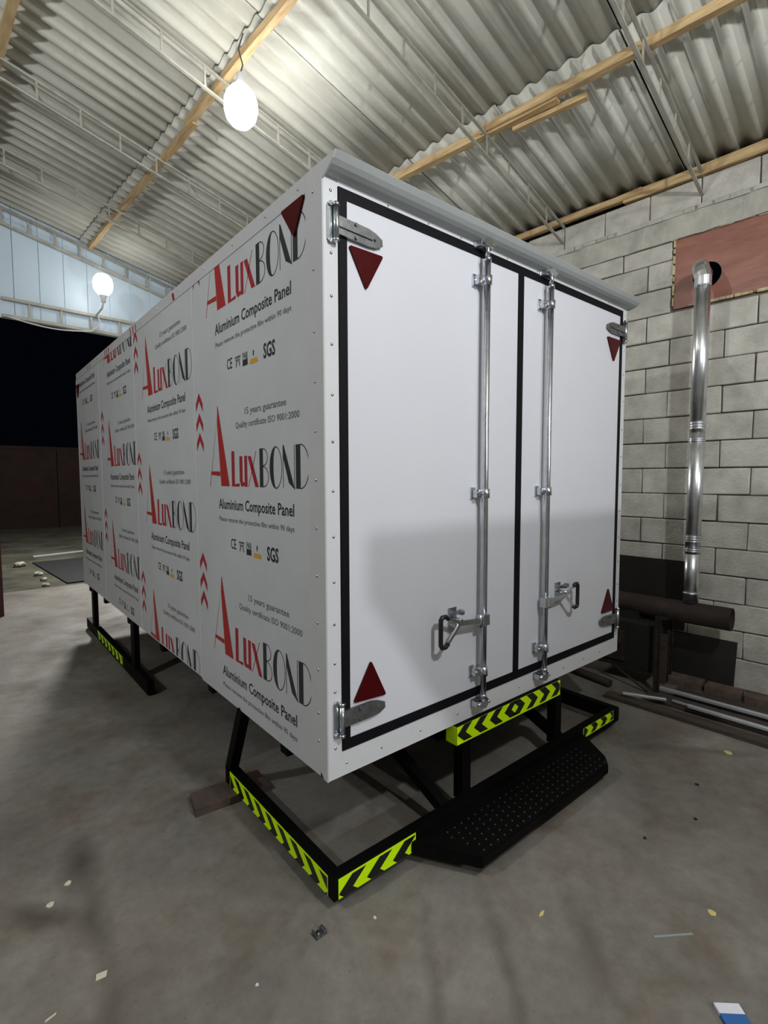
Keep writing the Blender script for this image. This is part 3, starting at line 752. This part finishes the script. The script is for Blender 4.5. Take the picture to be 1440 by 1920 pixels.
# ------------------------------------------------------------------ lamps in view
def lathe(bm, prof, c, n=24, mi=0):
    rings = [[bm.verts.new(Vector(c) + Vector((r * math.cos(2 * PI * k / n), r * math.sin(2 * PI * k / n), z))) for k in range(n)] for r, z in prof]
    for a, b_ in zip(rings, rings[1:]):
        for k in range(n):
            f = bm.faces.new((a[k], a[(k + 1) % n], b_[(k + 1) % n], b_[k])); f.material_index = mi; f.smooth = True
    bm.faces.new(rings[0]).material_index = mi; bm.faces.new(rings[-1]).material_index = mi
def bulb(loc, flip, label):
    r0 = root('light_bulb', loc, label, 'light bulb', 'bare bulbs lighting the hall')
    s = -1 if not flip else 1
    bm = NB(); g = [(.045, 0), (.066, .02), (.095, .055), (.110, .10), (.112, .15), (.098, .205), (.064, .245), (.018, .262)]
    lathe(bm, [(r, s * z) for r, z in g], (0, 0, 0)); child('glass', bm, 'glow2' if flip else 'glow', r0)
    bm = NB(); lathe(bm, [(.020, -s * .085), (.026, -s * .08), (.026, -s * .03), (.046, -s * .004), (.046, s * .004)], (0, 0, 0)); child('socket', bm, 'bulbcap', r0)
    return r0
b1 = bulb(Bw(.70, 1.81, 4.285), False, 'bright bare bulb hanging from a timber purlin above the box')
bm = NB(); p = Vector((0, 0, 0)); tube(bm, [(0, 0, .08), (.014, -.01, .14), (-.008, .004, .24), (0.03, .01, .36)], .005, 6); child('cord', bm, 'cabledark', b1)
b2 = bulb(Bw(.86, 5.55, 3.88), True, 'bright bare bulb standing on the beam below the white gable')
bm = NB(); tube(bm, [(0, 0, -.08), (0, .10, -.13), (0, .43, -.135)], .012, 8); child('bracket', bm, 'bulbcap', b2)
bm = NB(); pts = []
for i in range(25):
    t_ = i / 24; uu = -.05 + t_ * .88; sag = -.05 * math.sin(PI * t_) - .015
    pts.append(Bw(uu, 5.975, 3.545 + sag))
pts += [Bw(.90, 5.965, 3.60), Bw(.93, 5.96, 3.66), Bw(.90, 5.96, 3.73)]
tube(bm, pts, .008, 6)
tag(obj('cable', bm, 'cable'), 'white cable sagging along the beam below the gable bulb', 'cable')

# ------------------------------------------------------------------ things at the right wall (building frame)
def broot(name, label, cat, u, v, z=0, group=None): return root(name, Bw(u, v, z), label, cat, group, BA)
# plywood infill with flue hole
pr = broot('plywood_panel', 'red-brown plywood board filling the wall opening around the flue', 'board', 3.5, -.66, 3.27)
bm = NB(); n = 40; hc = Vector((0, .372, -.065)); hr = .098
ring_o = []; hv = [bm.verts.new(hc + Vector((.012, hr * math.cos(2 * PI * k / n), hr * math.sin(2 * PI * k / n)))) for k in range(n)]
y0, y1, z0, z1 = -.61, .603, -.275, .268
for k in range(n):
    a = 2 * PI * k / n; c_, s_ = math.cos(a), math.sin(a)
    tx = ((y1 - hc.y) if c_ > 0 else (y0 - hc.y)) / c_ if abs(c_) > 1e-6 else 1e9
    tz = ((z1 - hc.z) if s_ > 0 else (z0 - hc.z)) / s_ if abs(s_) > 1e-6 else 1e9
    t_ = min(tx, tz); ring_o.append(bm.verts.new(hc + Vector((.012, t_ * c_, t_ * s_))))
corners = {}
for k in range(n):
    a, b_ = ring_o[k].co, ring_o[(k + 1) % n].co
    if abs(a.y - b_.y) > 1e-5 and abs(a.z - b_.z) > 1e-5:
        cy = a.y if (abs(a.y - y0) < 1e-5 or abs(a.y - y1) < 1e-5) else b_.y; cz = a.z if (abs(a.z - z0) < 1e-5 or abs(a.z - z1) < 1e-5) else b_.z
        cv = bm.verts.new((.012, cy, cz)); bm.faces.new((hv[k], ring_o[k], cv, ring_o[(k + 1) % n], hv[(k + 1) % n]))
    else: bm.faces.new((hv[k], ring_o[k], ring_o[(k + 1) % n], hv[(k + 1) % n]))
ex = bmesh.ops.extrude_face_region(bm, geom=list(bm.faces)); 
for g in ex['geom']:
    if isinstance(g, bmesh.types.BMVert): g.co.x += .016
child('board', bm, 'ply', pr)
bm = NB()
rf = random.Random(11)
def foam(a0, a1, fixed, axis):
    t_ = a0
    while t_ < a1:
        ln = rf.uniform(.03, .09); wd = rf.uniform(.005, .012); ou = rf.uniform(-.010, .004)
        if axis == 'y': vbox(bm, ou, .02, t_, t_ + ln, fixed - wd, fixed + wd, 0, .003)
        else: vbox(bm, ou, .02, fixed - wd * .8, fixed + wd * .8, t_, t_ + ln, 0, .003)
        t_ += ln * rf.uniform(.9, 1.4)
foam(-.6, .6, .272, 'y'); foam(-.6, .45, -.272, 'y'); foam(-.25, .27, .606, 'z')
o = child('foam_seal', bm, 'foam', pr); o['label'] = 'ragged yellow foam around the board'; o['kind'] = 'stuff'
# flue pipe: elbow out of the hole, three sections, collars
FU, FV = 3.20, -.345
fr = broot('flue_pipe', 'shiny galvanised flue pipe rising from the barrel stove to the plywood board', 'pipe', FU, FV)
bm = NB(); arc = [(.27, .06, 3.195), (.17, .055, 3.20)]
for i in range(7):
    a = PI / 2 * i / 6; arc.append((.115 - .115 * math.sin(a), .05 - .05 * i / 6, 3.20 - .115 + .115 * math.cos(a)))
arc.append((0, 0, 3.03)); tube(bm, arc, .056, 20, smooth=False); child('elbow', bm, 'galv', fr)
for z0, z1, r in ((1.97, 3.06, .0525), (1.06, 2.0, .0515), (.687, 1.10, .0505)):
    bm = NB(); tube(bm, [(0, 0, z0), (0, 0, z1)], r, 28, cap=True); child('pipe_section', bm, 'galv', fr)
for z in (3.03, 2.035, 2.015, 1.995, 1.92, 1.905, 1.19, 1.172, 1.154, 1.095, 1.08, .76):
    bm = NB(); tube(bm, [(0, 0, z - .006), (0, 0, z - .002), (0, 0, z + .002), (0, 0, z + .006)], .05, 28, radii=[.0525, .0565, .0565, .0525])
    child('collar_bead', bm, 'galv', fr)
# barrel stove
sr = broot('barrel_stove', 'rusty homemade stove with a horizontal pipe drum beside the block wall', 'stove', 3.2, -.05)
def cyl_shell(bm, p0, p1, r, th=.006, n=26):
    p0, p1 = Vector(p0), Vector(p1); u_, v_ = frame(p1 - p0)
    def ring(p, rr): return [bm.verts.new(p + (u_ * math.cos(2 * PI * k / n) + v_ * math.sin(2 * PI * k / n)) * rr) for k in range(n)]
    a, b_, c_, d_ = ring(p0, r), ring(p1, r), ring(p1, r - th), ring(p1 + (p0 - p1).normalized() * .10, r - th)
    for s, t_ in ((a, b_), (b_, c_), (c_, d_)):
        for k in range(n): f = bm.faces.new((s[k], s[(k + 1) % n], t_[(k + 1) % n], t_[k])); f.smooth = True
    bm.faces.new(a); bm.faces.new(d_)
bm = NB(); cyl_shell(bm, (0, .75, .605), (0, -.565, .605), .084); child('drum', bm, 'rust', sr)
bm = NB(); vbox(bm, -.20, .14, -.10, .62, .13, .50, 0, .01); child('firebox', bm, 'soot', sr)
bm = NB(); vbox(bm, -.215, -.20, .10, .42, .18, .42, 0, .006); tube(bm, [(-.222, .14, .30), (-.222, .14, .36)], .008, 8); child('firebox_door', bm, 'rust', sr)
bm = NB(); vbox(bm, -.09, .09, .05, .35, .50, .56); child('neck', bm, 'soot', sr)
for (a, b_) in ((-.27, -.17), (.06, -.155), (-.2, .60), (.12, .60)):
    bm = NB(); zt = .60 if b_ < 0 else .2; vbox(bm, a, a + .035, b_, b_ + .008, 0, zt); vbox(bm, a, a + .008, b_, b_ + .035, 0, zt); child('leg', bm, 'rust', sr)
bm = NB(); bar(bm, (-.27, -.16, .585), (.10, -.15, .515), .02, .02); child('cross_bar', bm, 'rust', sr)
bm = NB(); tube(bm, [(-.23, .22, .16), (-.275, -.10, .012)], .009, 8); child('poker_rod', bm, 'rust', sr)
bm = NB(); vbox(bm, 3.462, 3.472, -.235, .80, .385, .955); hs = obj('heat_shield', bm, 'sheetsteel', rotz=BA)
tag(hs, 'dark sooty steel heat shield standing against the wall behind the stove', 'metal sheet')
bm = NB(); prism(bm, [(3.40, -.60, 0.0), (3.40, -.16, 0.0), (3.474, -.16, .37), (3.474, -.60, .37)], (.008, 0, 0)); o = obj('steel_sheet', bm, 'sheetsteel', rotz=BA)
tag(o, 'low dark steel sheet leaning on the wall below the drum', 'metal sheet')
bm = NB(); vbox(bm, 3.19, 3.22, -.19, -.15, 0, .40, 0, .003); o = obj('timber_post', bm, 'olddwood', rotz=BA)
tag(o, 'short weathered upright timber offcut beside the stove legs', 'timber')

# clutter at the foot of the wall
def stick(name, p0, p1, wd, ht, mt, label, cat, group=None, z=None):
    bm = NB(); bar(bm, p0, p1, wd, ht); bmesh.ops.bevel(bm, geom=list(bm.edges), offset=min(wd, ht) * .12, segments=1, affect='EDGES')
    o = obj(name, bm, mt, rotz=BA); return tag(o, label, cat, group)
stick('timber', (2.665, .05, .014), (2.615, -2.2, .014), .10, .028, 'olddwood', 'outermost dark timber on the floor along the scrap heap', 'timber', 'dark timbers beside the wall')
stick('timber', (2.855, -.16, .013), (2.845, -2.2, .013), .14, .026, 'olddwood', 'dark timber between the white profiles on the floor', 'timber', 'dark timbers beside the wall')
stick('timber', (3.075, -.30, .020), (3.055, -2.2, .020), .12, .040, 'olddwood', 'dark timber nearest the wall below the bricks', 'timber', 'dark timbers beside the wall')
stick('metal_profile', (2.985, -.215, .045), (2.955, -1.9, .055), .030, .024, 'alu', 'longest white aluminium profile starting at the stove leg', 'metal profile', 'white metal profiles on the floor')
stick('metal_profile', (2.755, -.47, .062), (2.715, -1.9, .062), .030, .020, 'alu', 'white aluminium profile lying nearest the camera', 'metal profile', 'white metal profiles on the floor')
stick('metal_profile', (2.66, -.07, .056), (2.765, -.33, .056), .022, .018, 'alu', 'short dull aluminium offcut in front of the stove leg', 'metal profile', 'white metal profiles on the floor')
stick('metal_profile', (2.80, -.36, .05), (2.77, -.66, .052), .018, .012, 'alu', 'thin short metal offcut between the two long profiles', 'metal profile', 'white metal profiles on the floor')
rbk = random.Random(5)
bb = NB(); vbox(bb, -.06, .06, -.1175, .1175, -.0325, .0325, 0, .006); brick_me = mesh_of(bb, 'brick', 'brick')
bl = ['pale dusty brick at the wall base nearest the stove', 'second reddish brick along the wall base from the stove', 'third brick along the wall base from the stove', 'fourth dusty brick along the wall base from the stove', 'fifth brick along the wall base from the stove']
for i in range(5):
    o = bpy.data.objects.new('brick', brick_me); C.objects.link(o)
    o.location = Bw(3.30 - .012 * i, -.31 - .255 * i, .033); o.rotation_euler = (0, 0, BA + rbk.uniform(-.08, .08)); tag(o, bl[i], 'brick', 'loose bricks along the wall base')
bm = NB(); tube(bm, [Bw(2.96, .72, .045), Bw(2.83, .09, .032)], .030, 14); tag(obj('steel_pipe', bm, 'rust'), 'short rusty steel pipe lying on the floor behind the box', 'pipe')

# ------------------------------------------------------------------ floor litter
bm = NB(); prism(bm, [(-.19, .985, .0), (-.215, .835, .0), (.16, .80, .0), (.17, .965, 0)], (0, 0, .04))
tag(obj('wooden_plank', bm, 'plank'), 'dark brown plank end under the bumper side rail', 'plank')
def scrap(name, x, y, pts, h, mt, label, cat, group=None, tilt=0.0):
    bm = NB(); prism(bm, [(a, b_, 0) for a, b_ in pts], (0, 0, h))
    for v in bm.verts: v.co.z += tilt * (v.co.x + .02)
    o = obj(name, bm, mt, loc=(x, y, .0005)); return tag(o, label, cat, group)
# zinc clip by the bumper corner
r_ = root('metal_clip', (-.10, -.085, 0), 'small zinc clamp lying on the floor near the bumper corner', 'metal clip')
bm = NB(); vbox(bm, -.022, .022, -.016, .016, 0, .003); vbox(bm, -.022, -.019, -.016, .016, 0, .02); vbox(bm, .010, .022, -.016, .016, .003, .016, 0, .003); child('bracket', bm, 'zincdull', r_)
bm = NB(); tube(bm, [(-.006, 0, .003), (-.006, 0, .014)], .008, 8); child('bolt', bm, 'zinc', r_)
def quad(s, rnd): return [(s * math.cos(a) * rnd.uniform(.7, 1.15), s * math.sin(a) * rnd.uniform(.7, 1.15)) for a in (.4, 1.3, 2.4, 3.3, 4.4, 5.4)]
rq = random.Random(9)
scrap('paper_scrap', -.736, .247, [(-.018, -.010), (.012, -.014), (.020, .008), (-.012, .014)], .002, 'paper', 'square beige paper scrap at the lower left of the floor', 'paper scrap', 'scraps on the floor')
scrap('paper_scrap', -.755, .765, quad(.014, rq), .003, 'paper', 'small pale scrap on the left, upper one of two in the brown patch', 'paper scrap', 'scraps on the floor')
scrap('paper_scrap', -.826, .689, quad(.016, rq), .003, 'paper', 'small pale scrap on the left, lower one of two in the brown patch', 'paper scrap', 'scraps on the floor')
scrap('paper_scrap', -.883, .196, [(-.016, -.006), (.014, .002), (.016, .008), (-.014, .001)], .003, 'paper', 'thin pale sliver at the bottom left of the picture', 'paper scrap', 'scraps on the floor')
scrap('paper_scrap', .095, -.161, quad(.007, rq), .004, 'card', 'tiny white chip just in front of the bumper corner', 'paper scrap', 'scraps on the floor')
scrap('paper_scrap', -.356, -.113, quad(.006, rq), .003, 'card', 'tiny white chip at the bottom left of centre', 'paper scrap', 'scraps on the floor')
scrap('dry_leaf', .586, -.549, [(-.020, -.003), (.0, -.008), (.024, .002), (.002, .006)], .002, 'leafy', 'thin yellow dry leaf in front of the step', 'leaf', 'dry leaves on the floor')
scrap('dry_leaf', 1.082, -.959, quad(.018, rq), .002, 'leafy', 'yellowish torn leaf beside the grey strip', 'leaf', 'dry leaves on the floor')
scrap('dry_leaf', 2.42, -.62, quad(.022, rq), .004, 'leafy', 'pale crumpled leaf in front of the metal profiles', 'leaf', 'dry leaves on the floor')
scrap('metal_strip', .866, -.91, [(-.062, .045), (-.055, .050), (.062, -.034), (.058, -.040)], .003, 'strip', 'thin grey-green strip lying on the floor at the lower right', 'strip')
cr = root('card_box', (.715, -1.125, 0), 'small white and blue card packet at the bottom right corner', 'packet'); cr.rotation_euler = (0, 0, -YAW - .05)
bm = NB(); vbox(bm, -.038, .038, -.010, .022, 0, .012, 0, .0015); child('packet_top', bm, 'card', cr)
bm = NB(); vbox(bm, -.038, .038, -.045, -.0105, 0, .0122, 0, .0015); child('packet_end', bm, 'cardblue', cr)
rs = random.Random(21)
dm = ['dark crumb of dirt on the open floor right of the step']
for (x, y, s) in ((1.62, -.72, .010), (1.30, -.62, .008), (1.93, -.62, .012)):
    scrap('dirt_crumb', x, y, quad(s, rs), .004, 'soot', {.010: 'middle dark crumb of dirt on the open floor right of the step', .008: 'smallest dark crumb of dirt, nearest the step', .012: 'largest dark crumb of dirt, toward the block wall'}[s], 'dirt', 'dark dirt crumbs on the floor')

# ------------------------------------------------------------------ yard outside the open bay
bm = NB(); vbox(bm, -8, 14, 19.0, 19.4, -.03, 2.6); vbox(bm, -8, 14, 18.95, 19.45, 2.6, 2.7)
for x in range(-7, 14, 2): vbox(bm, x, x + .35, 18.85, 19.0, -.03, 2.6)
tag(obj('yard_wall', bm, 'yardwall', rotz=BA), 'dim red-brown wall far across the dark yard', 'wall')
bm = NB(); vbox(bm, .80, 3.2, 7.75, 10.5, -.028, -.008, 0, .006); tag(obj('dark_tarp', bm, 'tarp', rotz=BA), 'dark flat sheet on the ground outside the opening', 'sheet')
stick('white_strip', (.95, 11.4, -.015), (3.4, 11.9, -.015), .08, .03, 'alu', 'white strip lying on the ground beyond the dark sheet', 'strip')
rst = random.Random(4)
for i, (u_, v_, s) in enumerate(((.55, 10.2, .10), (.62, 8.9, .07), (.60, 8.3, .06), (.52, 7.8, .05))):
    bm = NB(); bmesh.ops.create_icosphere(bm, subdivisions=2, radius=s)
    for v in bm.verts: v.co *= rst.uniform(.8, 1.15); v.co.z *= .6
    o = obj('stone', bm, 'stone', loc=Bw(u_, v_, s * .4 - .03))
    tag(o, ['largest pale stone beside the dark sheet, farthest from the opening', 'second farthest pale stone beside the dark sheet', 'third pale stone, near the corner of the dark sheet', 'nearest small pale stone outside the opening'][i], 'stone', 'stones in the yard')
